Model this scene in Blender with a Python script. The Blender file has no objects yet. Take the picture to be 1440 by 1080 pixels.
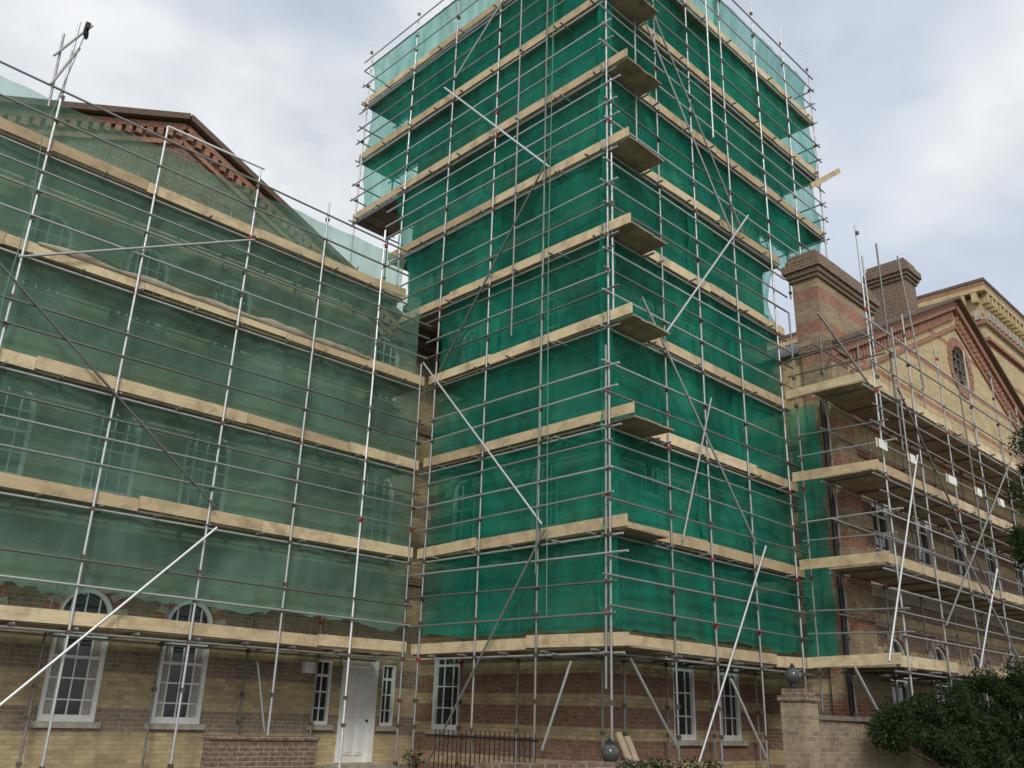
import bpy, math, random
from mathutils import Vector, Matrix, noise
random.seed(7)
COL=bpy.context.scene.collection
# ---------------------------------------------------------------- camera
CX,CY,CZ,CA,CT,CR,CF=-12.1777,-9.9661,1.6975,0.8008,0.3575,0.0312,1256.9
D=5.48; W=6.93
CAM=Vector((CX,CY,CZ))
F=Vector((math.cos(CA)*math.cos(CT),math.sin(CA)*math.cos(CT),math.sin(CT)))
R0=Vector((math.sin(CA),-math.cos(CA),0)); U0=R0.cross(F)
RR=R0*math.cos(CR)+U0*math.sin(CR); UU=-R0*math.sin(CR)+U0*math.cos(CR)
def at(px,py,ax,v):            # survey point: sight line met with a real wall plane
    d=F*CF+RR*(px-720)+UU*(540-py); t=(v-CAM[ax])/d[ax]; return CAM+d*t
cd=bpy.data.cameras.new("camera"); co=bpy.data.objects.new("camera",cd); COL.objects.link(co)
cd.sensor_width=36; cd.lens=36*CF/1440; cd.clip_end=2000
co.matrix_world=Matrix(((RR.x,UU.x,-F.x,CX),(RR.y,UU.y,-F.y,CY),(RR.z,UU.z,-F.z,CZ),(0,0,0,1)))
bpy.context.scene.camera=co
sc=bpy.context.scene
sc.view_settings.view_transform='Standard'; sc.view_settings.look='None'; sc.view_settings.exposure=0
# ---------------------------------------------------------------- node helpers
def newmat(name):
    m=bpy.data.materials.new(name); m.use_nodes=True; nt=m.node_tree; nt.nodes.clear()
    out=nt.nodes.new('ShaderNodeOutputMaterial'); return m,nt,out
def N(nt,t,**k):
    n=nt.nodes.new(t)
    for a,b in k.items(): setattr(n,a,b)
    return n
def L(nt,a,b): nt.links.new(a,b)
def setin(nt,sock,v):
    if isinstance(v,(int,float)): sock.default_value=v
    elif isinstance(v,tuple): sock.default_value=(v+(1,))[:4] if sock.type=='RGBA' else v
    else: L(nt,v,sock)
def math_(nt,op,a,b=0.):
    n=N(nt,'ShaderNodeMath',operation=op); setin(nt,n.inputs[0],a); setin(nt,n.inputs[1],b); return n.outputs[0]
def mix(nt,f,a,b,mode='MIX'):
    n=N(nt,'ShaderNodeMixRGB',blend_type=mode); setin(nt,n.inputs[0],f); setin(nt,n.inputs[1],a); setin(nt,n.inputs[2],b); return n.outputs[0]
def noi(nt,vec,scale,detail=3.,rough=.55):
    n=N(nt,'ShaderNodeTexNoise'); n.inputs['Scale'].default_value=scale; n.inputs['Detail'].default_value=detail; n.inputs['Roughness'].default_value=rough
    if vec is not None: L(nt,vec,n.inputs['Vector'])
    return n.outputs['Fac']
def maprange(nt,v,a,b,c,d):
    n=N(nt,'ShaderNodeMapRange'); setin(nt,n.inputs[0],v)
    for i,x in enumerate((a,b,c,d)): n.inputs[i+1].default_value=x
    return n.outputs[0]
def pos(nt): return N(nt,'ShaderNodeNewGeometry').outputs['Position']
def scalev(nt,v,s):
    n=N(nt,'ShaderNodeVectorMath',operation='MULTIPLY'); L(nt,v,n.inputs[0]); n.inputs[1].default_value=s; return n.outputs[0]
def principled(nt,out,col,rough=.8,metal=0.,bump=None,bs=.3,bd=.01):
    p=N(nt,'ShaderNodeBsdfPrincipled'); setin(nt,p.inputs['Base Color'],col); setin(nt,p.inputs['Roughness'],rough); setin(nt,p.inputs['Metallic'],metal)
    if bump is not None:
        b=N(nt,'ShaderNodeBump'); b.inputs['Strength'].default_value=bs; b.inputs['Distance'].default_value=bd; L(nt,bump,b.inputs['Height']); L(nt,b.outputs[0],p.inputs['Normal'])
    L(nt,p.outputs[0],out.inputs[0]); return p
def brick_mat(name,c1,c2,bands=(),mortar=(.38,.34,.28),dirt=.3):
    m,nt,out=newmat(name); P=pos(nt); s=N(nt,'ShaderNodeSeparateXYZ'); L(nt,P,s.inputs[0])
    u=math_(nt,'ADD',s.outputs[0],s.outputs[1]); z=s.outputs[2]
    cv=N(nt,'ShaderNodeCombineXYZ'); L(nt,u,cv.inputs[0]); L(nt,z,cv.inputs[1])
    b=N(nt,'ShaderNodeTexBrick'); L(nt,cv.outputs[0],b.inputs['Vector']); b.inputs['Scale'].default_value=1.
    b.inputs['Brick Width'].default_value=.225; b.inputs['Row Height'].default_value=.075; b.inputs['Mortar Size'].default_value=.006; b.inputs['Mortar Smooth'].default_value=.2
    b.inputs['Color1'].default_value=(0,0,0,1); b.inputs['Color2'].default_value=(1,1,1,1); b.inputs['Mortar'].default_value=(.5,.5,.5,1)
    base=mix(nt,b.outputs['Color'],c1,c2)
    for per,off,wd,ca,cb in bands:
        fr=math_(nt,'FRACT',math_(nt,'DIVIDE',math_(nt,'SUBTRACT',z,off),per))
        k=math_(nt,'LESS_THAN',fr,wd/per)
        base=mix(nt,k,base,mix(nt,b.outputs['Color'],ca,cb))
    base=mix(nt,b.outputs['Fac'],base,mortar)
    n1=noi(nt,P,1.1,6,.65); base=mix(nt,maprange(nt,n1,.42,.75,0,dirt),base,(.09,.08,.06))
    n2=noi(nt,scalev(nt,P,(3,3,.35)),1.5,4); base=mix(nt,maprange(nt,n2,.5,.8,0,.4),base,(.06,.055,.045))
    n3=noi(nt,P,14,3); base=mix(nt,maprange(nt,n3,.4,.75,0,.3),base,(.52,.44,.30))
    bh=math_(nt,'ADD',math_(nt,'MULTIPLY',b.outputs['Fac'],-1.),math_(nt,'MULTIPLY',n3,.7))
    principled(nt,out,base,.9,0,bh,.7,.008); return m
YEL=((.60,.46,.23),(.40,.29,.15)); BRN=((.18,.13,.095),(.26,.19,.13)); RED=((.29,.085,.045),(.38,.14,.075))
M={}
M['wing']=brick_mat('stock_brick',*YEL,bands=[(.98,.28,.40)+BRN],dirt=.5)
M['tower']=brick_mat('red_brick',(.20,.075,.048),(.28,.13,.08),bands=[(.60,.15,.226)+YEL],mortar=(.26,.22,.17),dirt=.45)
M['right']=brick_mat('yellow_brick',(.66,.50,.24),(.48,.36,.17),bands=[(1.30,.15,.16)+RED],dirt=.2)
M['stack']=brick_mat('banded_stack_brick',(.40,.29,.15),(.26,.17,.10),bands=[(.9,.1,.35)+RED],dirt=.6)
M['rightlow']=brick_mat('mixed_brick',(.21,.10,.065),(.17,.11,.075),bands=[(.75,.15,.30)+YEL],dirt=.5)
M['redbrick']=brick_mat('red_dressing_brick',*RED)
M['darkbrick']=brick_mat('dark_brick',(.17,.08,.055),(.12,.07,.05))
M['garden']=brick_mat('garden_brick',(.34,.25,.14),(.20,.14,.10),mortar=(.36,.33,.28),dirt=.8)
def wood(name,a,b,dark):
    m,nt,out=newmat(name); P=pos(nt); g=N(nt,'ShaderNodeNewGeometry'); oi=N(nt,'ShaderNodeObjectInfo')
    r=math_(nt,'FRACT',math_(nt,'ADD',g.outputs['Random Per Island'],oi.outputs['Random']))
    c=mix(nt,r,a,b)
    gr=noi(nt,scalev(nt,P,(1.2,1.2,30)),2.,5,.7); c=mix(nt,maprange(nt,gr,.35,.75,0,.5),c,dark)
    st=noi(nt,P,2.3,5,.7); c=mix(nt,maprange(nt,st,.46,.72,0,.75),c,dark)
    principled(nt,out,c,.85,0,gr,.4,.004); return m
M['board']=wood('scaffold_board_wood',(.84,.69,.43),(.48,.36,.21),(.24,.17,.10))
M['deck']=wood('deck_wood',(.46,.36,.24),(.32,.25,.17),(.13,.10,.07))
def steel(name,col,metal=.75,rust=.35,red=False):
    m,nt,out=newmat(name); P=pos(nt); oi=N(nt,'ShaderNodeObjectInfo')
    c=mix(nt,oi.outputs['Random'],tuple(x*.5 for x in col),col)
    n=noi(nt,P,3.5,5,.7); c=mix(nt,maprange(nt,n,.5,.78,0,rust),c,(.16,.10,.06))
    if red: c=mix(nt,math_(nt,'GREATER_THAN',noi(nt,P,.8,2),.6),c,(.45,.06,.03))
    n2=noi(nt,P,22,2)
    principled(nt,out,c,maprange(nt,n2,.3,.7,.35,.65),metal); return m
M['steel']=steel('galvanised_tube',(.60,.61,.60),.7,.2); M['bright']=steel('bright_tube',(.92,.93,.93),.65,.05)
M['clamp']=steel('rusty_coupler',(.22,.17,.13),.4,.7,True); M['dull']=steel('dull_tube',(.34,.34,.32),.5,.35)
def flat(name,col,rough=.6,metal=0.,var=.25,sc_=6):
    m,nt,out=newmat(name); P=pos(nt); n=noi(nt,P,sc_,5,.6)
    c=mix(nt,maprange(nt,n,.35,.7,0,1),col,tuple(x*(1-var) for x in col)); principled(nt,out,c,rough,metal,n,.15,.01); return m
M['white']=flat('white_paint',(.84,.84,.80),.5,0,.12); M['stone']=flat('pale_stone',(.46,.42,.34),.85,0,.4)
M['slate']=flat('slate',(.07,.07,.08),.6,0,.3); M['black']=flat('black_iron',(.015,.015,.017),.45,0,.2)
M['lampglass']=flat('grey_lamp_globe',(.07,.07,.07),.12,0,.3); M['ground']=flat('worn_ground',(.16,.15,.11),.95,0,.5,1.5)
M['paving']=flat('paving_stone',(.30,.29,.25),.9,0,.3); M['rope']=flat('green_rope',(.16,.28,.20),.9)
M['leadtrim']=flat('dark_cornice',(.16,.11,.08),.8,0,.4); M['pink']=flat('flower_petal',(.5,.05,.06),.6); M['curtain']=flat('pale_curtain',(.45,.42,.38),.9)
M['coping']=flat('weathered_coping',(.22,.19,.15),.9,0,.5); M['sheet']=flat('dusty_sheeting',(.42,.37,.27),.9,0,.5,3)
m,nt,out=newmat('window_glass'); P=pos(nt); n=noi(nt,P,1.5,2); principled(nt,out,mix(nt,n,(.015,.018,.02),(.04,.045,.05)),.06); M['glass']=m
m,nt,out=newmat('leaf'); g=N(nt,'ShaderNodeNewGeometry'); n=noi(nt,g.outputs['Position'],3,3)
c=mix(nt,g.outputs['Random Per Island'],(.02,.04,.016),(.065,.09,.035)); c=mix(nt,maprange(nt,n,.4,.65,0,.7),c,(.014,.024,.012))
d=N(nt,'ShaderNodeBsdfDiffuse'); L(nt,c,d.inputs[0]); tr=N(nt,'ShaderNodeBsdfTranslucent'); L(nt,c,tr.inputs[0]); ms=N(nt,'ShaderNodeMixShader'); ms.inputs[0].default_value=.25
L(nt,d.outputs[0],ms.inputs[1]); L(nt,tr.outputs[0],ms.inputs[2]); L(nt,ms.outputs[0],out.inputs[0]); M['leaf']=m
def netmat(name,ca,cb,amin,amax,tint,orand):
    m,nt,out=newmat(name); P=pos(nt); oi=N(nt,'ShaderNodeObjectInfo')
    n=noi(nt,scalev(nt,P,(1,1,.6)),.6,3,.5); n2=noi(nt,scalev(nt,P,(3,3,.5)),1.1,3,.5)
    c=mix(nt,maprange(nt,n,.35,.65,0,1),ca,cb); c=mix(nt,math_(nt,'MULTIPLY',oi.outputs['Random'],orand),c,tuple(x*.4 for x in ca))
    fine=noi(nt,P,90,1); big=noi(nt,P,.5,2)
    a=math_(nt,'ADD',maprange(nt,n2,.3,.7,amin,amax),math_(nt,'ADD',maprange(nt,fine,.3,.7,-.06,.06),maprange(nt,big,.35,.65,-.10,.1)))
    d=N(nt,'ShaderNodeBsdfDiffuse'); L(nt,c,d.inputs[0]); t=N(nt,'ShaderNodeBsdfTranslucent'); L(nt,c,t.inputs[0])
    s=N(nt,'ShaderNodeMixShader'); s.inputs[0].default_value=.35; L(nt,d.outputs[0],s.inputs[1]); L(nt,t.outputs[0],s.inputs[2])
    tp=N(nt,'ShaderNodeBsdfTransparent'); tp.inputs[0].default_value=tint
    f=N(nt,'ShaderNodeMixShader'); L(nt,a,f.inputs[0]); L(nt,tp.outputs[0],f.inputs[1]); L(nt,s.outputs[0],f.inputs[2]); L(nt,f.outputs[0],out.inputs[0]); return m
M['net']=netmat('dense_green_net',(.045,.42,.29),(.018,.27,.195),.48,.72,(.76,1,.93,1),.42)
M['wingnet']=netmat('pale_green_net',(.25,.45,.34),(.20,.36,.27),.42,.58,(.86,1,.95,1),.12)
# ---------------------------------------------------------------- mesh builder
class MB:
    def __init__(s): s.v=[];s.f=[];s.m=[];s.s=[]
    def add(s,vs,fs,mi=0,sm=False):
        o=len(s.v); s.v+=[Vector(v) for v in vs]
        for f in fs: s.f.append([i+o for i in f]); s.m.append(mi); s.s.append(sm)
    def box(s,x0,x1,y0,y1,z0,z1,mi=0):
        s.add([(x0,y0,z0),(x1,y0,z0),(x1,y1,z0),(x0,y1,z0),(x0,y0,z1),(x1,y0,z1),(x1,y1,z1),(x0,y1,z1)],
              [(0,3,2,1),(4,5,6,7),(0,1,5,4),(1,2,6,5),(2,3,7,6),(3,0,4,7)],mi)
    def tube(s,p,q,r=.0242,n=8,mi=0,cap=True):
        p=Vector(p);q=Vector(q);d=(q-p).normalized(); a=d.orthogonal().normalized(); b=d.cross(a)
        vs=[p+(a*math.cos(2*math.pi*i/n)+b*math.sin(2*math.pi*i/n))*r for i in range(n)]+[q+(a*math.cos(2*math.pi*i/n)+b*math.sin(2*math.pi*i/n))*r for i in range(n)]
        s.add(vs,[(i,(i+1)%n,n+(i+1)%n,n+i) for i in range(n)],mi,True)
        if cap: s.add(vs,[tuple(range(n))[::-1],tuple(range(n,2*n))],mi)
    def beam(s,p,q,w,h,up=(0,0,1),mi=0):
        p=Vector(p);q=Vector(q);d=(q-p).normalized();sd=d.cross(Vector(up)).normalized();u=sd.cross(d)
        vs=[e+sd*(a*w/2)+u*(b*h/2) for e in (p,q) for a,b in ((-1,-1),(1,-1),(1,1),(-1,1))]
        s.add(vs,[(0,1,2,3),(7,6,5,4),(0,4,5,1),(1,5,6,2),(2,6,7,3),(3,7,4,0)],mi)
    def sphere(s,c,r,mi=0,n=16,k=10):
        c=Vector(c);vs=[];fs=[]
        for j in range(k+1):
            t=math.pi*j/k
            for i in range(n): vs.append(c+Vector((math.sin(t)*math.cos(2*math.pi*i/n),math.sin(t)*math.sin(2*math.pi*i/n),math.cos(t)))*r)
        for j in range(k):
            for i in range(n): fs.append((j*n+i,(j+1)*n+i,(j+1)*n+(i+1)%n,j*n+(i+1)%n))
        s.add(vs,fs,mi,True)
    def build(s,name,mats,parent=None,loc=None):
        me=bpy.data.meshes.new(name); o=Vector(loc) if loc is not None else (Vector(parent['o']) if parent else Vector((0,0,0)))
        me.from_pydata([tuple(v-o) for v in s.v],[],s.f)
        for x in (mats if isinstance(mats,(list,tuple)) else [mats]): me.materials.append(M[x])
        me.polygons.foreach_set('material_index',s.m); me.polygons.foreach_set('use_smooth',s.s); me.update()
        ob=bpy.data.objects.new(name,me); COL.objects.link(ob)
        if parent:
            ob.parent=parent
            if loc is not None: ob.location=o-Vector(parent['o'])
            ob['o']=tuple(o)
        else: ob.location=o; ob['o']=tuple(o)
        return ob
def tag(o,label=None,cat=None,group=None,kind=None):
    if label:o['label']=label
    if cat:o['category']=cat
    if group:o['group']=group
    if kind:o['kind']=kind
    return o
def empty(name,loc,label,cat,group=None):
    o=bpy.data.objects.new(name,None); COL.objects.link(o); o.location=loc; o['o']=tuple(loc); o.empty_display_size=.3; return tag(o,label,cat,group)
# ---------------------------------------------------------------- walls with openings
def pt(ax,c,a,dep,z): return (a,c+dep,z) if ax=='y' else (c+dep,a,z)
def jit(a): return random.uniform(-a,a)
RV=.16
def wall(mb,ax,c,a0,a1,z0,z1,holes):
    A=sorted(set([a0,a1]+[h[0] for h in holes]+[h[1] for h in holes])); Zs=sorted(set([z0,z1]+[h[2] for h in holes]+[h[3] for h in holes]))
    for i in range(len(A)-1):
        for j in range(len(Zs)-1):
            am=(A[i]+A[i+1])/2; zm=(Zs[j]+Zs[j+1])/2
            if any(h[0]<am<h[1] and h[2]<zm<h[3] for h in holes): continue
            mb.add([pt(ax,c,A[i],0,Zs[j]),pt(ax,c,A[i+1],0,Zs[j]),pt(ax,c,A[i+1],0,Zs[j+1]),pt(ax,c,A[i],0,Zs[j+1])],[(0,1,2,3)])
    for h in holes:
        b0,b1,y0,y1,arch=h[:5]; w=b1-b0; r=w/2 if arch else 0; n=10
        def q(p1,p2): mb.add([pt(ax,c,p1[0],0,p1[1]),pt(ax,c,p2[0],0,p2[1]),pt(ax,c,p2[0],RV,p2[1]),pt(ax,c,p1[0],RV,p1[1])],[(0,1,2,3)])
        q((b0,y0),(b1,y0)); q((b0,y0),(b0,y1-r)); q((b1,y0),(b1,y1-r))
        if arch:
            m_=(b0+b1)/2; pts=[(m_-r*math.cos(math.pi*i/n),y1-r+r*math.sin(math.pi*i/n)) for i in range(n+1)]
            for i in range(n):
                q(pts[i],pts[i+1]); cn=(b0,y1) if i<n/2 else (b1,y1)
                mb.add([pt(ax,c,cn[0],0,cn[1]),pt(ax,c,pts[i][0],0,pts[i][1]),pt(ax,c,pts[i+1][0],0,pts[i+1][1])],[(0,1,2)])
        else: q((b0,y1),(b1,y1))
def abox(mb,ax,c,a0,a1,d0,d1,z0,z1,mi=0):
    if ax=='y': mb.box(a0,a1,c+d0,c+d1,z0,z1,mi)
    else: mb.box(c+d0,c+d1,a0,a1,z0,z1,mi)
def window(parent,ax,c,h,cols=3,rows=5,trim=None,sill=True,cur=False,t=.055):
    b0,b1,y0,y1,arch=h[:5]; w=b1-b0; r=w/2 if arch else 0; m_=(b0+b1)/2; n=12
    mb=MB()
    top=lambda a: y1 if not arch else y1-r+math.sqrt(max(r*r-(a-m_)**2,0))
    abox(mb,ax,c,b0,b0+t,.03,.13,y0,y1-r); abox(mb,ax,c,b1-t,b1,.03,.13,y0,y1-r); abox(mb,ax,c,b0+t,b1-t,.03,.13,y0,y0+t*1.3)
    if arch:
        for i in range(n):
            a,b=math.pi*i/n,math.pi*(i+1)/n; vs=[]
            for an,rr_ in ((a,r),(b,r),(b,r-t),(a,r-t)):
                vs.append(pt(ax,c,m_-rr_*math.cos(an),.03,y1-r+rr_*math.sin(an)))
            vs2=[pt(ax,c,m_-rr_*math.cos(an),.13,y1-r+rr_*math.sin(an)) for an,rr_ in ((a,r),(b,r),(b,r-t),(a,r-t))]
            mb.add(vs+vs2,[(0,1,2,3),(3,2,6,7),(0,4,5,1)])
    else: abox(mb,ax,c,b0+t,b1-t,.03,.13,y1-t,y1)
    for i in range(1,cols):
        a=b0+w*i/cols; abox(mb,ax,c,a-.013,a+.013,.078,.118,y0+t,top(a)-.01)
    H=(y1-r)-y0; zz=[y0+H*j/rows for j in range(1,rows+(1 if arch else 0))]
    for j,z in enumerate(zz):
        k=.026 if j==rows//2 else .013
        abox(mb,ax,c,b0+t,b1-t,.082,.114,z-k,z+k)
    wo=mb.build('window','white',parent,loc=pt(ax,c,m_,.1,y0))
    g=MB(); pts=[(b0+.01,y0+.01),(b1-.01,y0+.01)]+([(m_+(r-.01)*math.cos(math.pi*i/n),y1-r+(r-.01)*math.sin(math.pi*i/n)) for i in range(n+1)] if arch else [(b1-.01,y1-.01),(b0+.01,y1-.01)])
    g.add([pt(ax,c,a,.10,z) for a,z in pts],[tuple(range(len(pts)))]); g.build('pane','glass',wo)
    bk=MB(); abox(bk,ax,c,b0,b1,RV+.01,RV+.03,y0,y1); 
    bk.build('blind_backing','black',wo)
    if cur:
        k=MB(); seg=8
        for sgn,st in ((1,b0+t),(-1,b1-t)):
            for i in range(seg):
                a=st+sgn*i*.022; k.add([pt(ax,c,a,.098-.006*(i%2),y0+.08),pt(ax,c,a+sgn*.022,.098-.006*((i+1)%2),y0+.08),pt(ax,c,a+sgn*.022*.8,.098-.006*((i+1)%2),y1-r),pt(ax,c,a,.098-.006*(i%2),y1-r)],[(0,1,2,3)])
        k.build('curtain','curtain',wo)
    if sill:
        s=MB(); abox(s,ax,c,b0-.09,b1+.09,-.07,.028,y0-.10,y0-.002); s.build('sill','stone',wo)
    if trim:
        s=MB(); k=n
        if arch:
            for i in range(k):
                a,b=math.pi*i/k,math.pi*(i+1)/k-.02; P4=[(a,r+.01),(b,r+.01),(b,r+.24),(a,r+.24)]
                s.add([pt(ax,c,m_-q*math.cos(an),-.03,y1-r+q*math.sin(an)) for an,q in P4]+[pt(ax,c,m_-q*math.cos(an),0,y1-r+q*math.sin(an)) for an,q in P4],[(0,1,2,3),(0,4,5,1),(3,2,6,7),(0,3,7,4),(1,5,6,2)],i%2)
        else: abox(s,ax,c,b0-.1,b1+.1,-.02,-.001,y1,y1+.22)
        s.build('window_arch',trim,wo)
    return wo
# ================================================================ SETTING
g=MB(); g.box(-200,200,-200,200,-.5,0); tag(g.build('ground','ground'),kind='structure')
g=MB(); g.box(-14,-.6,4.9,6.88,.002,.45); tag(g.build('path','paving'),kind='structure')
# ---------------------------------------------------------------- left wing
WY=D+1.42
wb=empty('brick_building',(-5,WY,0),'yellow stock brick wing with a gable, behind the pale green netting on the left','building')
wh=[]
for X in (-10.1,-8.15,-6.13,-4.18): wh.append((X-.48,X+.48,1.42,3.66,True))
gw=list(wh)
nar=[(-1.28,-.86,1.45,2.75,False),(.46,.84,1.45,2.75,False)]; door=(-.56,.26,.72,2.72,False)
ff=[(X-.5,X+.5,5.05,7.08,True) for X in (-10.1,-8.15,-6.22,-4.33,-.1)]
sf=[(X-.44,X+.44,8.8,10.5,True) for X in (-10.1,-8.12,-6.2,-4.3,-.2)]
GA=13.68; GE=10.95
mb=MB(); wall(mb,'y',WY,-12.2,1.45,0,GE,gw+nar+[door]+ff+sf)
mb.add([(-12.2,WY,0),(-12.2,WY+8,0),(-12.2,WY+8,GE),(-12.2,WY,GE)],[(0,1,2,3)])
mb.build('wall','wing',wb)
mb=MB(); mb.add([(-12.2,WY,GE),(.2,WY,GE),(-6,WY,GA)],[(0,1,2)]); mb.build('gable','darkbrick',wb)
for h in gw: window(wb,'y',WY,h,4,5,trim=['redbrick','stone'],cur=True,t=.085)
for h in nar: window(wb,'y',WY,h,2,4)
for h in ff: window(wb,'y',WY,h,4,4,trim=['stone','wing'],t=.08)
for h in sf: window(wb,'y',WY,h,4,3,trim=['stone','wing'],t=.075)
dm=MB(); b0,b1,y0,y1=door[:4]
abox(dm,'y',WY,b0+.07,b1-.07,.06,.12,y0,y1-.07)
for a,b in ((b0+.15,(b0+b1)/2-.04),((b0+b1)/2+.04,b1-.15)):
    for z0,z1 in ((y0+.15,y0+.75),(y0+.9,y0+1.75)):
        abox(dm,'y',WY,a,b,.035,.059,z0,z1); abox(dm,'y',WY,a+.05,b-.05,.02,.0345,z0+.05,z1-.05)
do=dm.build('door','white',wb)
fm=MB(); abox(fm,'y',WY,b0-.06,b0+.065,-.03,.12,y0,y1+.06); abox(fm,'y',WY,b1-.065,b1+.06,-.03,.12,y0,y1+.06); abox(fm,'y',WY,b0+.065,b1-.065,-.03,.12,y1-.065,y1+.06); fm.build('door_frame','white',do)
hm=MB(); hm.sphere((b1-.12,WY+.03,y0+.83),.03,0,10,6); hm.build('door_handle','black',do)
st=MB(); st.box(b0-.3,b1+.3,WY-.5,WY-.003,.45,.70); st.build('doorstep','stone',wb)
SL=(GA-GE)/6.2
rm=MB()
for sx in (-1,1): rm.beam((-6,WY+4.1,GA+.08),(-6+sx*6.4,WY+4.1,GA+.08-6.4*SL),8.2,.08)
rm.box(.2,1.4,WY+.1,WY+8,10.95,11.1)
rm.build('roof','slate',wb)
cm=MB()
for sx in (-1,1):
    cm.beam((-6,WY-.11,GA+.07),(-6+sx*6.4,WY-.11,GA+.07-6.4*SL),.24,.13)
    cm.beam((-6,WY-.05,GA-.14),(-6+sx*6.3,WY-.05,GA-.14-6.3*SL),.1,.12,mi=1)
    cm.beam((-6,WY-.03,GA-.52),(-6+sx*6.0,WY-.03,GA-.52-6.0*SL),.06,.1,mi=1)
    for i in range(30):
        x=(i+.6)/30*6.2; z=GA-.2-x*SL; cm.box(-6+sx*x-.06,-6+sx*x+.06,WY-.1,WY-.001,z-.18,z,1)
cm.box(.1,1.42,WY-.4,WY-.003,10.65,10.9); cm.box(-.1,1.42,WY-.25,WY-.003,10.4,10.645)
cm.build('cornice',['leadtrim','redbrick'],wb)
bm=MB()
for z in (4.55,8.25): bm.box(-12.2,1.4,WY-.05,WY-.002,z,z+.16)
bm.build('string_course','darkbrick',wb)
# ---------------------------------------------------------------- tower
tb=empty('brick_tower',(1.45,1.42,0),'tall square brick tower hidden behind the dark green netting','tower')
TX,TY=1.45,1.42; TZ=18.6
lh=[(5.45,6.35,1.42,3.2,False)]+[(y-.4,y+.4,z,z+1.8,True) for z in (5.2,9.1,13.0) for y in (3.0,5.6)]
rh=[(3.72,4.52,1.38,3.2,False),(5.45,6.25,1.38,3.2,False)]+[(x-.4,x+.4,z,z+1.9,True) for z in (5.2,9.1,13.0) for x in (3.2,4.9)]
mb=MB(); wall(mb,'x',TX,TY,8.4,0,TZ,lh); wall(mb,'y',TY,TX,8.6,0,TZ,rh)
mb.add([(8.6,TY,0),(8.6,8.4,0),(8.6,8.4,TZ),(8.6,TY,TZ)],[(0,1,2,3)]); mb.add([(TX,8.4,0),(8.6,8.4,0),(8.6,8.4,TZ),(TX,8.4,TZ)],[(0,1,2,3)])
mb.build('wall','tower',tb)
for h in lh: window(tb,'x',TX,h,3,4,trim=['stone','stone'] if h[4] else None,t=.08)
for h in rh: window(tb,'y',TY,h,3,4,trim=['stone','stone'] if h[4] else None,t=.08)
cm=MB(); cm.box(TX-.3,8.9,TY-.3,8.7,TZ+.01,TZ+.3)
for z in (4.4,8.3,12.2,16.2): cm.box(TX-.08,8.68,TY-.08,8.48,z,z+.2)
cm.build('cornice','darkbrick',tb)
rm=MB(); rm.add([(TX,TY,TZ+.31),(8.6,TY,TZ+.31),(8.6,8.4,TZ+.31),(TX,8.4,TZ+.31),(5,4.9,TZ+1.3)],[(0,1,4),(1,2,4),(2,3,4),(3,0,4)]); rm.build('roof','slate',tb)
# ---------------------------------------------------------------- right building
RY=-.9; RX=7.25
rb=empty('gabled_brick_building',(RX,RY,0),'yellow and red brick building with round gable window, right of the tower','building')
r1=[(x-.5,x+.5,5.35,7.5,True) for x in (9.3,11.8,14.3,16.8,19.3,21.8)]
r0=[(x-.5,x+.5,1.5,3.7,True) for x in (9.3,11.8,14.3,16.8,19.3,21.8)]
mb=MB(); wall(mb,'y',RY,RX,26,0,4.3,r0); wall(mb,'x',RX,RY,1.4,0,4.3,[]); wall(mb,'y',RY,RX,26,4.3,7.9,r1); wall(mb,'x',RX,RY,9,4.3,7.9,[]); mb.build('lower_wall','rightlow',rb)
mb=MB(); wall(mb,'y',RY,RX,26,7.9,10.4,[]); wall(mb,'x',RX,RY,9,7.9,10.4,[])
gx,gz,gr=16.65,12.65,.72
nr=24
def edge(an):
    dx,dz=math.cos(an),math.sin(an); best=99
    sl=4.6/9.4
    if dz<0: best=min(best,(10.4-gz)/dz)
    for s in (-1,1):
        den=dz+s*sl*dx
        if den>1e-6: best=min(best,(15.0-gz)/den)
    return (gx+dx*best,gz+dz*best)
angs=sorted(set([2*math.pi*i/nr for i in range(nr)]+[math.atan2(10.4-gz,9.4)%(2*math.pi),math.atan2(10.4-gz,-9.4)%(2*math.pi)]))
for i in range(len(angs)):
    a=angs[i]; b=angs[(i+1)%len(angs)]
    e,f_=edge(a),edge(b); p=(gx+gr*math.cos(a),gz+gr*math.sin(a)); q=(gx+gr*math.cos(b),gz+gr*math.sin(b))
    mb.add([(p[0],RY,p[1]),(q[0],RY,q[1]),(f_[0],RY,f_[1]),(e[0],RY,e[1])],[(0,1,2,3)])
    mb.add([(p[0],RY,p[1]),(q[0],RY,q[1]),(q[0],RY+.2,q[1]),(p[0],RY+.2,p[1])],[(0,1,2,3)])
mb.build('wall','right',rb)
for h in r0: window(rb,'y',RY,h,2,4,trim=['redbrick','stone'])
for h in r1: window(rb,'y',RY,h,2,4,trim=['redbrick','stone'])
wm=MB()
for i in range(nr):
    a,b=2*math.pi*i/nr,2*math.pi*(i+1)/nr
    q=[(a,gr),(b,gr),(b,gr-.1),(a,gr-.1)]; wm.add([(gx+r*math.cos(t),RY+.06,gz+r*math.sin(t)) for t,r in q]+[(gx+r*math.cos(t),RY+.14,gz+r*math.sin(t)) for t,r in q],[(0,1,2,3),(3,2,6,7)])
for k in (-.36,0,.36):
    hh=math.sqrt(gr*gr-k*k)-.03; wm.box(gx+k-.015,gx+k+.015,RY+.07,RY+.12,gz-hh,gz+hh); wm.box(gx-hh,gx+hh,RY+.075,RY+.115,gz+k-.015,gz+k+.015)
wo=wm.build('window','coping',rb,loc=(gx,RY,gz)); tag(wo,'round window in the gable')
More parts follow.
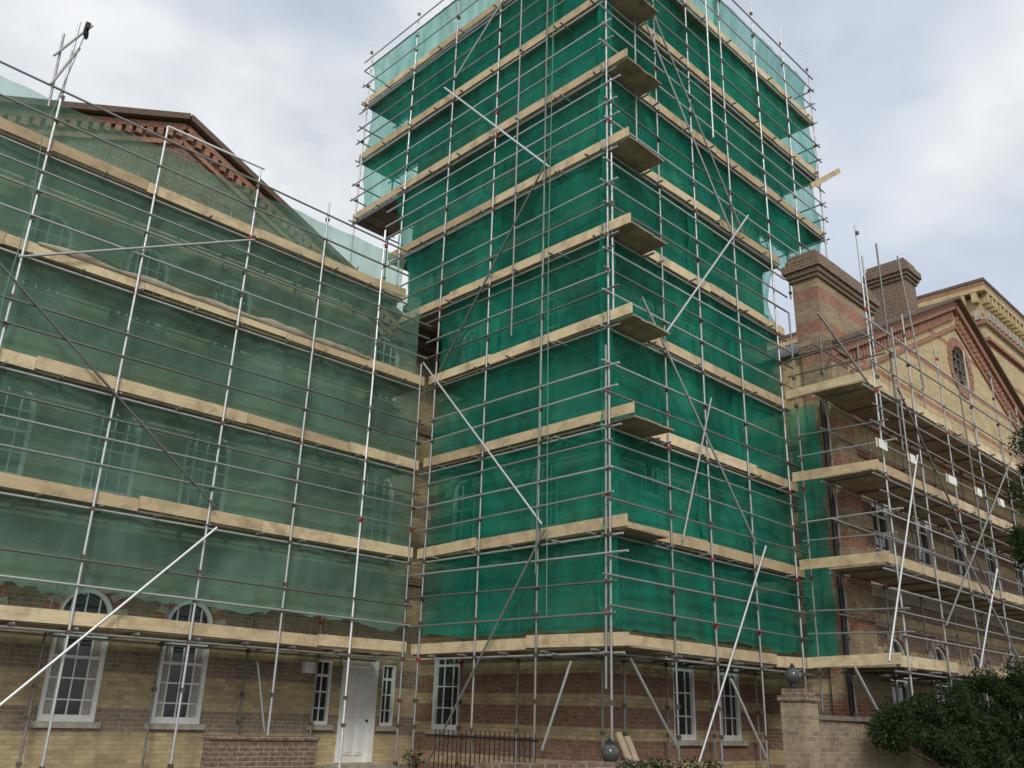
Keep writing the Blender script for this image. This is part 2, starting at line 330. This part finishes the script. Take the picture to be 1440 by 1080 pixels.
pm=MB(); pm.add([(gx+gr*math.cos(2*math.pi*i/nr),RY+.13,gz+gr*math.sin(2*math.pi*i/nr)) for i in range(nr)],[tuple(range(nr))]); pm.build('pane','glass',wo)
am=MB()
for i in range(nr):
    a,b=2*math.pi*i/nr,2*math.pi*(i+1)/nr-.03; q=[(a,gr+.01),(b,gr+.01),(b,gr+.3),(a,gr+.3)]
    am.add([(gx+r*math.cos(t),RY-.04,gz+r*math.sin(t)) for t,r in q]+[(gx+r*math.cos(t),RY,gz+r*math.sin(t)) for t,r in q],[(0,1,2,3),(0,4,5,1),(3,2,6,7),(0,3,7,4),(1,5,6,2)])
am.build('window_arch','redbrick',wo)
vm=MB()
for s in (-1,1):
    VE=9.5
    vm.beam((gx,RY-.16,15.08),(gx+s*VE,RY-.16,15.08-VE*.489),.34,.09,mi=0)
    vm.beam((gx,RY-.08,14.88),(gx+s*VE,RY-.08,14.88-VE*.489),.18,.28,mi=1)
    vm.beam((gx,RY-.03,14.1),(gx+s*8.2,RY-.03,14.1-8.2*.489),.06,.12,mi=1)
    for i in range(44):
        x=.25+i*.205; z=14.66-x*.489; vm.box(gx+s*x-.055,gx+s*x+.055,RY-.09,RY-.001,z-.3,z,1)
vm.build('cornice',['leadtrim','redbrick'],rb)
am=MB()
for i in range(24):
    x=7.6+i*.72
    for k in range(9):
        a,b=math.pi*k/9,math.pi*(k+1)/9-.03; q=[(a,.16),(b,.16),(b,.36),(a,.36)]
        am.add([(x-r*math.cos(t),RY-.06,9.35+r*math.sin(t)) for t,r in q]+[(x-r*math.cos(t),RY,9.35+r*math.sin(t)) for t,r in q],[(0,1,2,3),(0,4,5,1),(3,2,6,7),(0,3,7,4),(1,5,6,2)],(k//2)%2)
    am.box(x+.3,x+.42,RY-.1,RY-.001,8.95,9.35,0)
am.box(RX,26,RY-.12,RY-.002,9.75,9.95,0); am.box(RX,26,RY-.05,RY-.002,8.75,8.9,0); am.box(RX,26,RY-.07,RY-.002,4.55,4.75,1); am.box(RX,26,RY-.07,RY-.002,7.9,8.05,0)
am.build('arcade_band',['redbrick','stone'],rb)
rm=MB()
for s in (-1,1): rm.beam((gx,RY+6.1,15.02),(gx+s*9.5,RY+6.1,15.02-9.5*.489),12,.06)
rm.build('roof','slate',rb)
def chimney(name,x0,x1,y0,y1,z0,z1,par,mat,cap='darkbrick'):
    c=MB(); c.box(x0,x1,y0,y1,z0,z1-.75)
    for i,(e,h) in enumerate(((.06,.12),(.12,.12),(.18,.22),(.10,.14),(.04,.15))):
        zb=z1-.75+sum((.12,.12,.22,.14,.15)[:i])+.001; c.box(x0-e,x1+e,y0-e,y1+e,zb,zb+h-.002,1)
    return c.build(name,[mat,cap],par)
chimney('chimney',RX+.08,RX+3.2,RY+.1,-.12,9.9,13.15,rb,'stack')
pb=MB(); pb.box(RX-.12,RX+.75,RY-.14,RY+.6,0,10.3); pb.box(RX-.18,RX+.8,RY-.2,RY+.65,10.302,10.5,1); pb.build('corner_pier',['stack','darkbrick'],rb)
chimney('chimney',15.5,16.3,0,1.2,13.8,16.5,rb,'darkbrick')
dp=MB(); dp.tube((RX-.20,-.75,0),(RX-.20,-.75,9),.05,10); dp.build('drainpipe','black',rb)
# hall behind
hb=empty('tall_brick_hall',(26.3,.9,0),'tall yellow brick hall with bracketed cornice at the right edge, behind the gable','building')
mb=MB(); mb.box(26.3,44,.9,16,0,19.3); mb.build('wall','right',hb)
cm=MB(); cm.box(25.95,44.6,.55,16.6,19.87,20.0); cm.box(26.0,44.4,.6,16.4,19.45,19.865,3); cm.box(26.15,44.1,.75,16.1,18.0,18.2,1); cm.box(26.15,44.1,.75,16.1,17.2,17.35,1)
for i in range(30):
    y=.95+i*.5; cm.box(26.02,26.29,y,y+.22,19.0,19.44,3); cm.box(26.1,26.29,y,y+.25,18.21,18.6,2)
    x=26.4+i*.5; cm.box(x,x+.22,.62,.89,19.0,19.44,3); cm.box(x,x+.25,.7,.89,18.21,18.6,2)
cm.build('cornice',['leadtrim','redbrick','stone','right'],hb)
rm=MB(); rm.add([(26,.6,20.01),(44.6,.6,20.01),(44.6,16.6,20.01),(26,16.6,20.01),(31,8,21.5),(39,8,21.5)],[(0,1,5,4),(1,2,5),(2,3,4,5),(3,0,4)]); rm.build('roof','slate',hb)
# ================================================================ SCAFFOLDS
Z=lambda k:3+2*(k-1)
def pole(par,x,y,z0,z1,heights,mat='steel',name='scaffold_pole'):
    mb=MB(); lx,ly=jit(.04),jit(.04)
    mb.tube((x,y,z0),(x+lx,y+ly,z1),.023)
    for h in heights:
        if z0<h<z1 and random.random()<.8: 
            c=.036; hh=h+jit(.015); mb.box(x-c,x+c,y-c,y+c,hh-.035,hh+.035,1)
    if z0<.5: mb.box(x-.08,x+.08,y-.08,y+.08,z0-.01,z0+.015,1)
    return mb.build(name,[mat,'clamp'],par,loc=(x,y,z0))
def bar(par,name,p,q,mat='steel',r=.0225):
    mb=MB(); mb.tube(p,q,r); return mb.build(name,mat,par,loc=p)
def boards(par,ax,c,a0,a1,z,dep0=.03,th=.035,h=.215):
    a=a0
    while a<a1-.05:
        l=min(random.choice((3.9,3.9,3.0,2.4)),a1-a)
        if a1-(a+l)<.8: l=a1-a
        hh=h*random.uniform(.92,1.04)
        mb=MB(); e0,e1=jit(.032),jit(.032); d=dep0+jit(.004)
        P=[pt(ax,c,a+.004,d,z-hh/2+e0),pt(ax,c,a+l-.004,d,z-hh/2+e1),pt(ax,c,a+l-.004,d,z+hh/2+e1),pt(ax,c,a+.004,d,z+hh/2+e0)]
        Q=[pt(ax,c,a+.004,d+th,z-hh/2+e0),pt(ax,c,a+l-.004,d+th,z-hh/2+e1),pt(ax,c,a+l-.004,d+th,z+hh/2+e1),pt(ax,c,a+.004,d+th,z+hh/2+e0)]
        mb.add(P+Q,[(0,1,2,3),(7,6,5,4),(0,4,5,1),(1,5,6,2),(2,6,7,3),(3,7,4,0)])
        mb.build('toe_board','board',par,loc=P[0]); a+=l
def deck(par,ax,c,a0,a1,z,d0=.08,n=5):
    mb=MB()
    for i in range(n):
        a=a0+random.uniform(0,.03); dd=d0+i*.235
        while a<a1-.02:
            l=min(3.9,a1-a); zz=z-.14; abox(mb,ax,c,a,a+l-.01,dd,dd+.230,zz,zz+.036); a+=l
    return mb.build('deck','deck',par)
TR={}
def transoms(par,ax,c,a0,a1,z,step=1.05):
    a=a0+.25
    while a<a1: TR.setdefault(par.name,(par,[]))[1].append((pt(ax,c,a+jit(.12),-.08-random.random()*.10,z-.172),pt(ax,c,a+jit(.05),1.34,z-.172))); a+=step
def rails(par,ax,c,a0,a1,z,offs=(.48,.98,1.45),e0=.35,e1=.35,dep=-.05,mat='steel'):
    for o in offs:
        if o==1.45 and random.random()<.4: continue
        A=a0-random.uniform(.08,e0); B=a1+random.uniform(.08,e1); dz=jit(.08)
        bar(par,'guard_rail',pt(ax,c,A,dep,z+o+dz),pt(ax,c,B,dep,z+o+dz+jit(.09)),random.choice((mat,mat,'dull')),.0215)
def ledger(par,ax,c,a0,a1,z,deps=(.05,1.22)):
    for d in deps: bar(par,'ledger',pt(ax,c,a0-.15,d,z-.225),pt(ax,c,a1+.1,d,z-.225))
HT=sorted([Z(k)+o for k in range(0,11) for o in (-.225,.48,.98)])
ws=empty('scaffold',(-5,D,.45),'tube and board scaffold along the left brick wing, five lifts high','scaffold')
PX=[-12.8,-10.8,-8.78,-6.86,-4.83,-3.08,-1.46]
for x in PX:
    t=13.7 if x==-8.78 else (12.4 if x>-12 else 12.6)
    pole(ws,x,D,.45,t,HT,'bright'); pole(ws,x+.05,D+1.2,.45,11.9,HT,'dull')
pole(ws,-.12,D,.45,9.4,HT,'steel')
for k in range(1,6):
    x1=-.02 if k<5 else -.75
    boards(ws,'y',D,-13,x1,Z(k)); deck(ws,'y',D,-13,x1,Z(k)); ledger(ws,'y',D,-13,x1,Z(k))
    transoms(ws,'y',D,-12,x1,Z(k),1.0); rails(ws,'y',D,-13,x1-.1,Z(k),(.48,.98,1.45) if k<5 else (.5,1.05),.3,.12)
def brace(par,p,q,mat='steel',r=.0235): return bar(par,'diagonal_brace',p,q,mat,r)
def PL(x,y,ax,v): return at(x,y,ax,v)
yb=D-.09
brace(ws,PL(-25,1012,1,yb),PL(305,742,1,yb),'bright'); brace(ws,PL(-8,362,1,yb),PL(302,712,1,yb),'dull'); brace(ws,PL(26,361,1,yb),PL(358,337,1,yb),'bright')
brace(ws,PL(362,930,1,D+.6),PL(372,1030,1,D+.6)); 
brace(ws,PL(237,178,1,D),PL(372,238,1,D),'bright')
ts=empty('scaffold',(0,0,0),'nine-lift tube and board scaffold wrapped around the square tower','scaffold')
YE=lambda k: 5.42 if k<=4 else (6.85 if k==5 else (7.5 if k==6 else 9.4))
XE=lambda k: 7.0 if k<=5 else (7.1 if k==6 else 9.9)
for y,z0 in ((0,0),(1.75,0),(3.4,0),(5.12,.45),(6.95,10.9),(9.25,11.6)):
    pole(ts,0,y,z0,21+random.random()*.6,HT,'steel')
for y,z0 in ((1.2,0),(3.4,0),(5.12,.45),(6.95,11),(9.25,11.6)): pole(ts,1.2,y,z0,20.6,HT,'dull')
for x,z0 in ((1.85,0),(3.2,0),(4.8,0),(6.55,0),(8.2,13.3),(9.8,13.3)):
    pole(ts,x,0,z0,21+random.random()*.7,HT,'steel')
    if x<8.5: pole(ts,x,1.2,z0,20.6,HT,'dull')
pole(ts,9.8,1.2,13.3,20.8,HT); pole(ts,9.8,4.5,13.3,20.8,HT); pole(ts,9.8,8.6,13.3,20.8,HT); pole(ts,4.5,9.25,12.5,20.8,HT)
pole(ts,-.03,.09,2.2,8.4,HT,'dull'); pole(ts,.09,-.06,9.0,14.6,HT,'steel')
pole(ts,-.06,2.6,9.3,21.3,[],'dull'); pole(ts,.95,-.06,12.8,21.4,[],'dull'); pole(ts,4.05,-.06,15.2,21.5,[],'steel')
for k in range(1,10):
    ext=.55 if k>2 else .35; 
    boards(ts,'x',0,-ext,YE(k),Z(k)); deck(ts,'x',0,-ext-.02,YE(k),Z(k)); ledger(ts,'x',0,-.1,YE(k),Z(k)); transoms(ts,'x',0,.1,YE(k),Z(k),1.1)
    boards(ts,'y',0,1.3 if k>2 else .1,XE(k),Z(k)); deck(ts,'y',0,1.27,XE(k),Z(k)); ledger(ts,'y',0,0,XE(k),Z(k)); transoms(ts,'y',0,1.5,XE(k),Z(k),1.1)
    of=(.48,.98,1.45) if k<9 else (.5,1.05,1.5)
    rails(ts,'x',0,0,YE(k),Z(k),of,.45,.12); rails(ts,'y',0,0,9.9 if k==6 else XE(k),Z(k),of,.3,.14)
for k in (7,8,9):
    for o in (-.2,.5,1.0): 
        bar(ts,'guard_rail',(-.15,9.3,Z(k)+o),(9.9,9.3,Z(k)+o)); bar(ts,'guard_rail',(9.85,-.12,Z(k)+o),(9.85,9.3,Z(k)+o))
xb=-.09
for a,b,mt in (((595,510),(762,737),'bright'),((766,745),(598,1078),'steel'),((625,123),(773,235),'bright'),((778,208),(618,522),'dull'),((803,930),(762,1055),'bright'),((720,-20),(640,110),'steel')):
    brace(ts,PL(*a,0,xb),PL(*b,0,xb),mt)
for a,b,mt in (((933,473),(1052,303),'bright'),((1077,768),(983,1072),'bright'),((903,418),(1063,765),'steel'),((898,8),(1030,330),'steel'),((912,4),(1044,326),'steel'),((886,925),(952,1052),'steel'),((1028,955),(1078,1066),'bright'),((1000,560),(960,760),'dull')):
    brace(ts,PL(*a,1,xb),PL(*b,1,xb),mt)
mb=MB(); mb.beam(PL(1140,262,1,-.1),PL(1180,240,1,-.1),.05,.16); mb.build('toe_board','board',ts)
lb=MB()
A0,B0=Vector((4.9,.5,14.2)),Vector((7.4,.5,14.2)); lb.tube(A0,B0); lb.tube(A0-Vector((0,0,.55)),B0-Vector((0,0,.55)))
for i in range(9):
    a=A0+(B0-A0)*i/9; b=A0+(B0-A0)*(i+1)/9; lb.tube(a-Vector((0,0,.55 if i%2 else 0)),b-Vector((0,0,0 if i%2 else .55)),.016,6)
lb.build('lattice_beam','steel',ts)
rs=empty('scaffold',(6.6,-2.25,0),'four-lift tube and board scaffold in front of the gabled building on the right','scaffold')
RS=-2.25
xs=[6.6+2.05*i for i in range(9)]
for i,x in enumerate(xs):
    pole(rs,x,RS,0,(13.0 if i==0 else random.uniform(10.9,12.6)),HT,'steel'); pole(rs,x,RS+1.2,0,random.uniform(10.2,11.4),HT,'dull')
    if i%2: pole(rs,x-.9,RS-.06,Z(2)+jit(.5),random.uniform(10.5,11.8),[],'dull')
pole(rs,6.45,-.4,0,11.2,HT,'dull'); pole(rs,6.9,RS+.05,8,12.3,[9.2,9.9]); pole(rs,7.6,RS-.03,7.6,12.9,[8.8,9.9],'dull')
for k in range(1,5):
    boards(rs,'y',RS,6.25,23.2,Z(k)); deck(rs,'y',RS,6.1,23.2,Z(k)); ledger(rs,'y',RS,6.2,23.2,Z(k)); transoms(rs,'y',RS,6.3,23.2,Z(k),1.2)
    boards(rs,'x',6.12,RS-.05,-.3,Z(k)); 
    rails(rs,'y',RS,6.4,23.2,Z(k),(.48,.98,1.42),.5,.1); rails(rs,'x',6.5,RS,-.4,Z(k),(.48,.98),.4,.2)
    rails(rs,'y',RS+1.2,6.4,23.2,Z(k),(1.0,),.3,.1)
for a,b,mt in (((1200,935),(1236,1003),'bright'),((1262,545),(1398,840),'dull'),((1150,440),(1222,540),'steel'),((1262,360),(1300,545),'dull'),((1402,800),(1378,940),'bright'),((1440,600),(1330,880),'dull'),((1290,640),(1250,930),'steel'),((1330,730),(1440,940),'steel')):
    brace(rs,PL(*a,1,RS-.09),PL(*b,1,RS-.09),mt)
for par,lst in TR.values():
    lst.sort(key=lambda t:(Vector(t[0])-CAM).length)
    for p,q in lst[:98]: bar(par,'transom',p,q,'dull')
    if lst[98:]:
        mb=MB()
        for p,q in lst[98:]: mb.tube(p,q)
        tag(mb.build('transom','dull',par),kind='stuff')
# ================================================================ NETS
OR=['first','second','third','fourth','fifth','sixth','seventh','eighth','ninth']
def net(label,ax,c,a0,a1,z0,z1,mat,seed,group,rag=0.,dep=.085,name='debris_net'):
    na=max(2,int((a1-a0)/.11)); nz=max(3,int((z1-z0)/.11)); vs=[];fs=[]
    for j in range(nz+1):
        for i in range(na+1):
            s=j/nz; a=a0+(a1-a0)*i/na; zb=z0+rag*(noise.noise(Vector((a*.9,seed,0)))*.5+abs(noise.noise(Vector((a*3,seed,4))))*.5)
            z=zb+(z1-zb)*s
            b=math.sin(math.pi*min(1,s))**.7*(.05+.22*(noise.noise(Vector((a*.55,z*.5,seed)))+.35))
            b+=.08*abs(noise.noise(Vector((a*1.6+z*1.3,z*.5-a*.4,seed*3))))+.06*abs(noise.noise(Vector((a*2.2-z*1.5,z*.6,seed+9))))+.015*noise.noise(Vector((a*5,z*.8,seed)))
            vs.append(pt(ax,c,a,dep+max(b,-.012),z))
    for j in range(nz):
        for i in range(na): k=j*(na+1)+i; fs.append((k,k+1,k+na+2,k+na+1))
    mb=MB(); mb.add(vs,fs,0,True); return tag(mb.build(name,mat,None,loc=pt(ax,c,(a0+a1)/2,dep,z0)),label,'netting',group)
for k in range(1,10):
    z0=Z(k)-.06 if k>1 else Z(1)+.18; z1=Z(k+1)+.06 if k<9 else 20.45
    ys=random.choice((1.75,3.4,3.4)); xs_=random.choice((3.2,4.8,4.8)); G='nets on the tower'
    net('dark green net, tower\'s left face, %s lift up, half nearest the corner'%OR[k-1],'x',0,.0,ys+.2,z0,z1,'net',k*1.7,G,.18 if k==1 else 0)
    net('dark green net, tower\'s left face, %s lift up, half away from corner'%OR[k-1],'x',0,ys-.1,YE(k)-.05,z0+jit(.04),z1,'net',k*4.7+3,G,.18 if k==1 else 0,.10)
    net('dark green net, tower\'s right face, %s lift up, half nearest the corner'%OR[k-1],'y',0,.0,xs_+.2,z0,z1,'net',k*2.3+50,G,.2 if k==1 else 0)
    net('dark green net, tower\'s right face, %s lift up, half away from corner'%OR[k-1],'y',0,xs_-.1,(9.95 if k==6 else XE(k)+.05),z0+jit(.04),z1,'net',k*3.3+80,G,.2 if k==1 else 0,.10)
for k in range(1,6):
    x1=-.03 if k<4 else (-.2 if k==4 else -.75)
    net('pale see-through green debris net on the left wing, %s lift from the bottom'%OR[k-1],'y',D,-13,x1,Z(k)-.06 if k>1 else Z(1)+.38,Z(k+1)+.06 if k<5 else 11.95,'wingnet',k*3.1+9,'nets on the left wing',.3 if k==1 else 0)
net('narrow green net strip closing the gap between tower and right building','x',6.78,-.62,.1,3.05,8.9,'net',77,'nets on the tower',.2)
# dusty sheeting swagged along the fourth lift boards of the left wing
mb=MB(); vs=[];fs=[]; n=150; x0,x1=-8.6,-1.6
for i in range(n+1):
    x=x0+(x1-x0)*i/n; sw=abs(math.sin((x-x0)*2.3))*.11*(.5+.8*abs(noise.noise(Vector((x*.8,0,0)))*2)); 
    for j in range(4):
        t=j/3; vs.append((x,D+.014-.02*math.sin(t*3.14)+.006*noise.noise(Vector((x*5,j,1))),Z(4)+.06+t*(.05+sw)))
for i in range(n):
    for j in range(3): a=i*4+j; fs.append((a,a+4,a+5,a+1))
mb.add(vs,fs,0,True); tag(mb.build('dust_sheet','sheet',None,loc=(-5,D,Z(4))),'dusty tan sheeting bunched in swags on the fourth lift boards, left wing','sheet')
# ================================================================ small things
hp=PL(92,95,1,D-.1)
ho=empty('hoist_arm',tuple(hp),'tube hoist arm with pulley wheel on top of the leftmost scaffold pole','hoist')
bar(ho,'upright',PL(68,150,1,D-.1),PL(90,48,1,D-.1),'steel'); bar(ho,'arm',PL(76,78,1,D-.14),PL(130,36,1,D-.14),'steel'); bar(ho,'stay',PL(72,118,1,D-.16),PL(112,68,1,D-.16),'dull')
w=PL(121,46,1,D-.2); wm=MB()
for i in range(16):
    a,b=2*math.pi*i/16,2*math.pi*(i+1)/16; wm.tube(w+Vector((math.cos(a)*.5,math.cos(a)*.8,math.sin(a)))*.11,w+Vector((math.cos(b)*.5,math.cos(b)*.8,math.sin(b)))*.11,.02,6)
for i in range(4): a=math.pi*i/4; d_=Vector((math.cos(a)*.5,math.cos(a)*.8,math.sin(a)))*.11; wm.tube(w-d_,w+d_,.009,5)
wm.box(w.x-.04,w.x+.04,w.y-.04,w.y+.04,w.z+.08,w.z+.22); wm.build('pulley_wheel','black',ho)
def rope(label,pts,r=.011):
    mb=MB()
    for a,b in zip(pts,pts[1:]): mb.tube(a,b,r,6)
    return tag(mb.build('rope','rope',None,loc=pts[-1]),label,'rope')
rope('thin rope hanging from the pulley down the left wing scaffold',[PL(118,52,1,D-.25),PL(60,190,1,D-.25),PL(42,300,1,D-.25),PL(4,420,1,D-.22),PL(-20,600,1,D-.22)],.009)
rope('left green rope of the pair hanging down the tower\'s left face',[Vector((-.16,1.62,20.5)),Vector((-.2,1.58,12)),Vector((-.15,1.66,4.2))])
rope('right green rope of the pair hanging down the tower\'s left face',[Vector((-.14,1.42,20.5)),Vector((-.22,1.40,11)),Vector((-.15,1.36,3.4))])
for i,(px,py,w_) in enumerate(((1240,625,.5),(1282,645,.35),(1338,675,.6),(1376,692,.4),(1408,707,.4))):
    c=PL(px,py,1,RS-.1); mb=MB(); mb.box(c.x-w_/2,c.x+w_/2,c.y-.015,c.y+.015,c.z-.10,c.z+.10); mb.box(c.x-w_/2,c.x-w_/2+.07,c.y-.018,c.y-.0155,c.z-.10,c.z+.10,1)
    tag(mb.build('sign_panel',['white','redbrick'],None,loc=c),'small white panel tied to the right scaffold rail, %s from the left'%OR[i],'panel','white panels on the right scaffold')
def gwall(name,label,x0,x1,y0,y1,z1,copm='stone',mat='garden'):
    e=empty(name,((x0+x1)/2,(y0+y1)/2,0),label,'wall'); a=MB(); a.box(x0,x1,y0,y1,0,z1-.09); a.build('brickwork',mat,e)
    c=MB(); n=max(1,int((x1-x0)/.6)); w=(x1-x0+.06)/n
    for i in range(n): 
        dz=jit(.006); c.box(x0-.03+i*w+.004,x0-.03+(i+1)*w-.004,y0-.04,y1+.04,z1-.088+dz,z1-.02+dz)
    c.build('coping',copm,e); return e
gwall('garden_wall','low brick wall below the left wing windows, in front of the door',-4.75,-2.75,4.35,4.6,1.32,'darkbrick','darkbrick')
gwall('garden_wall','low brick wall with coping at bottom centre, carrying a globe lamp',-5.35,-2.2,-2.85,-2.6,1.27,'darkbrick','darkbrick')
gwall('garden_wall','brick boundary wall with weathered coping running to the lower right corner',1.26,24,-2.95,-2.68,1.90,'coping')
gp=empty('gate_pier',(1.0,-2.8,0),'square brick gate pier with stepped top beside the boundary wall','pier')
a=MB(); a.box(.84,1.24,-3.0,-2.6,0,2.06); a.build('brickwork','garden',gp); a=MB(); a.box(.81,1.27,-3.03,-2.57,2.062,2.14); a.box(.86,1.22,-2.98,-2.62,2.142,2.24); a.build('cap','darkbrick',gp)
def lamp(label,x,y,z,base,r=.125):
    e=empty('globe_lamp',(x,y,base),label,'lamp',None)
    s=MB(); s.sphere((x,y,z),r,0,20,12); s.build('globe','lampglass',e)
    s=MB(); s.tube((x,y,base),(x,y,z-r),.03,10); s.tube((x,y,z-r-.04),(x,y,z-r+.02),.06,12); s.build('stem','black',e)
    s=MB(); s.tube((x,y,z+r-.02),(x,y,z+r+.03),.04,12); s.sphere((x,y,z+r+.045),.022,0,8,6); s.build('finial','black',e)
lamp('grey globe lamp on a stem on top of the brick gate pier',.92,-2.8,2.42,2.24)
lamp('grey globe lamp on the low wall at the bottom centre',-3.36,-2.72,1.34,1.16,.11)
ir=empty('iron_railing',(-.4,2.7,.0),'black iron railing at the foot of the tower\'s left face','railing')
a=MB(); a.box(-.42,-.38,1.3,4.0,1.33,1.37); a.box(-.415,-.385,1.3,4.0,.25,.29); a.build('rail','black',ir)
for i in range(22): 
    y=1.34+i*.125; a=MB(); a.tube((-.4,y,0),(-.4,y,1.46),.012,6); a.build('baluster','black',ir,loc=(-.4,y,0))
for i,(p,q,lb_) in enumerate((((869,1030),(890,1082),'left one of two planks leaning by the tower corner'),((882,1036),(899,1082),'right one of two planks leaning by the tower corner'))):
    A=PL(*p,1,-.35);B=PL(*q,1,-.6); dr=(B-A).normalized(); B=A+dr*(A.z/ -dr.z)
    mb=MB(); mb.beam(A,B,.12,.035,up=(0,-1,.2)); tag(mb.build('leaning_plank','deck',None,loc=B),lb_,'plank')
def leaves(mb,c,r,n,s,mi=0):
    for i in range(n):
        u=Vector((random.gauss(0,1),random.gauss(0,1),random.gauss(0,1))).normalized()*(random.random()**.45*(1+.25*random.random()))
        p=Vector(c)+Vector((u.x*r[0],u.y*r[1],u.z*r[2])); d1=Vector((random.gauss(0,1),random.gauss(0,1),random.gauss(-.3,.7))).normalized(); d2=d1.orthogonal().normalized()
        d2=(d2*math.cos(i)+d1.cross(d2)*math.sin(i)); l=s*random.uniform(.5,1.4)
        mb.add([p,p+d1*l*.5+d2*l*.25,p+d1*l,p+d1*l*.5-d2*l*.25],[(0,1,2,3)],mi)
def bush(name,label,cat,base,clumps,n,s,flowers=0,stems=6):
    e=empty(name,base,label,cat); f=MB()
    for c,r in clumps: leaves(f,c,r,n,s)
    f.build('foliage','leaf',e); t=MB(); b=Vector(base)
    for i in range(stems):
        c,r=random.choice(clumps); q=Vector(c)+Vector((jit(r[0]),jit(r[1]),jit(r[2])))*.7; m_=(b+q)/2+Vector((jit(.15),jit(.15),.1)); t.tube(b,m_,.022,6); t.tube(m_,q,.012,6)
    t.build('stem','dull' if False else 'darkbrick',e)
    for i in range(flowers):
        fl=MB(); c,r=random.choice(clumps); p=Vector(c)+Vector((jit(r[0]),-r[1]*.6,abs(jit(r[2]))))
        for j in range(6):
            t1=j*math.pi/3; o1=Vector((math.cos(t1),-.3,math.sin(t1)))*.022; o2=Vector((math.cos(t1+.9),-.3,math.sin(t1+.9)))*.022; fl.add([p,p+o1,p+(o1+o2)*.75,p+o2],[(0,1,2,3)])
        fl.build('flower','pink',e,loc=p)
    return e
cl=[]
poly=[(1232,1000),(1262,988),(1300,972),(1340,960),(1385,940),(1440,928)]
for i in range(150):
    px=random.uniform(1246,1465); top=925
    for (x0,y0_),(x1,y1_) in zip(poly,poly[1:]+[(1480,925)]):
        if x0<=px<=x1: top=y0_+(y1_-y0_)*(px-x0)/(x1-x0)
    low=top+50 if px<1290 else (top+50+(px-1290)*1.2 if px<1350 else 1100)
    py=random.uniform(top+12,low); r=random.uniform(.16,.30)
    c=PL(px,py,1,random.uniform(-3.9,-3.15)); cl.append((tuple(c),(r*1.3,r,r*random.uniform(.55,.85))))
bush('shrub','large dark leafy shrub spilling over the boundary wall at lower right','shrub',(8.2,-3.4,0),cl,560,.06,0,10)
cl=[]
for i in range(26):
    px=random.uniform(1430,1500); py=random.uniform(590,790); r=random.uniform(.1,.22)
    c=PL(px,py,1,-5.0+jit(.4)); cl.append((tuple(c),(r,r,r*1.2)))
b0_=PL(1500,760,1,-5.0)
tr=empty('tree',(b0_.x,-5,0),'dark tree whose branch tips just enter at the right edge','tree')
f=MB()
for c,r in cl: leaves(f,c,r,380,.055)
f.build('crown','leaf',tr); t=MB()
for i in range(6): t.tube((b0_.x+jit(.02),-5,i*1.2),(b0_.x+jit(.05),-5,(i+1)*1.2+.02),.2-.02*i,10)
for c,r in cl: t.tube((b0_.x,-5,5.5),c,.02,6)
t.build('trunk','darkbrick',tr)
cl=[]
for px,py,r in ((890,1080,.16),(925,1078,.18),(965,1081,.2),(1000,1082,.16)):
    c=PL(px,py,1,-3.1); cl.append((tuple(c),(r*1.3,r*.8,r*.6)))
bush('rose_bush','low leafy bush at the bottom centre right of the globe lamp','shrub',(-2.6,-3.1,0),cl,260,.045,0,8)
c=PL(582,1066,1,4.3); bush('flowering_plant','small plant with red flowers near the white door','plant',(c.x,c.y,.45),[(tuple(c),(.18,.2,.18))],260,.05,3,5)
c=PL(437,938,1,WY-.12); e=empty('wall_box',(c.x,WY,c.z),'small white box fixed to the wall left of the door','box'); a=MB(); a.box(c.x-.14,c.x+.14,WY-.14,WY-.003,c.z-.12,c.z+.1); a.build('casing','white',e); a=MB(); a.box(c.x-.16,c.x+.16,WY-.18,WY-.003,c.z+.102,c.z+.13); a.build('cover','stone',e)
# ================================================================ LIGHT
wd=bpy.data.worlds.new("World"); sc.world=wd; wd.use_nodes=True; nt=wd.node_tree; nt.nodes.clear()
out=N(nt,'ShaderNodeOutputWorld'); bg=N(nt,'ShaderNodeBackground'); bg.inputs[1].default_value=.132
sk=N(nt,'ShaderNodeTexSky',sky_type='NISHITA'); sk.sun_disc=False
tc=N(nt,'ShaderNodeTexCoord'); v=tc.outputs['Generated']
vs_=scalev(nt,v,(1,1,1.7))
n1=noi(nt,vs_,2.2,8,.58); n2=noi(nt,vs_,1.3,4,.5); n3=noi(nt,vs_,5,6,.6)
cloud=mix(nt,maprange(nt,n1,.34,.58,0,1),(4.2,4.6,5.2),(6.5,6.7,6.95)); cloud=mix(nt,maprange(nt,n3,.38,.65,0,.6),cloud,(7.3,7.4,7.5))
blue=mix(nt,.5,sk.outputs[0],(2.8,3.9,6.0))
sky=mix(nt,maprange(nt,n2,.38,.46,.6,1),blue,cloud)
L(nt,sky,bg.inputs[0]); L(nt,bg.outputs[0],out.inputs[0])
sd=bpy.data.lights.new('sun','SUN'); sd.energy=1.5; sd.angle=math.radians(16); sd.color=(1,.96,.9); so=bpy.data.objects.new('sun',sd); COL.objects.link(so)
sd.energy=1.9
SAZ2=math.radians(222)
dirv=Vector((math.sin(SAZ2)*math.cos(math.radians(38)),math.cos(SAZ2)*math.cos(math.radians(38)),math.sin(math.radians(38))))
sk.sun_elevation=math.radians(38); sk.sun_rotation=SAZ2
so.rotation_euler=dirv.to_track_quat('Z','Y').to_euler()
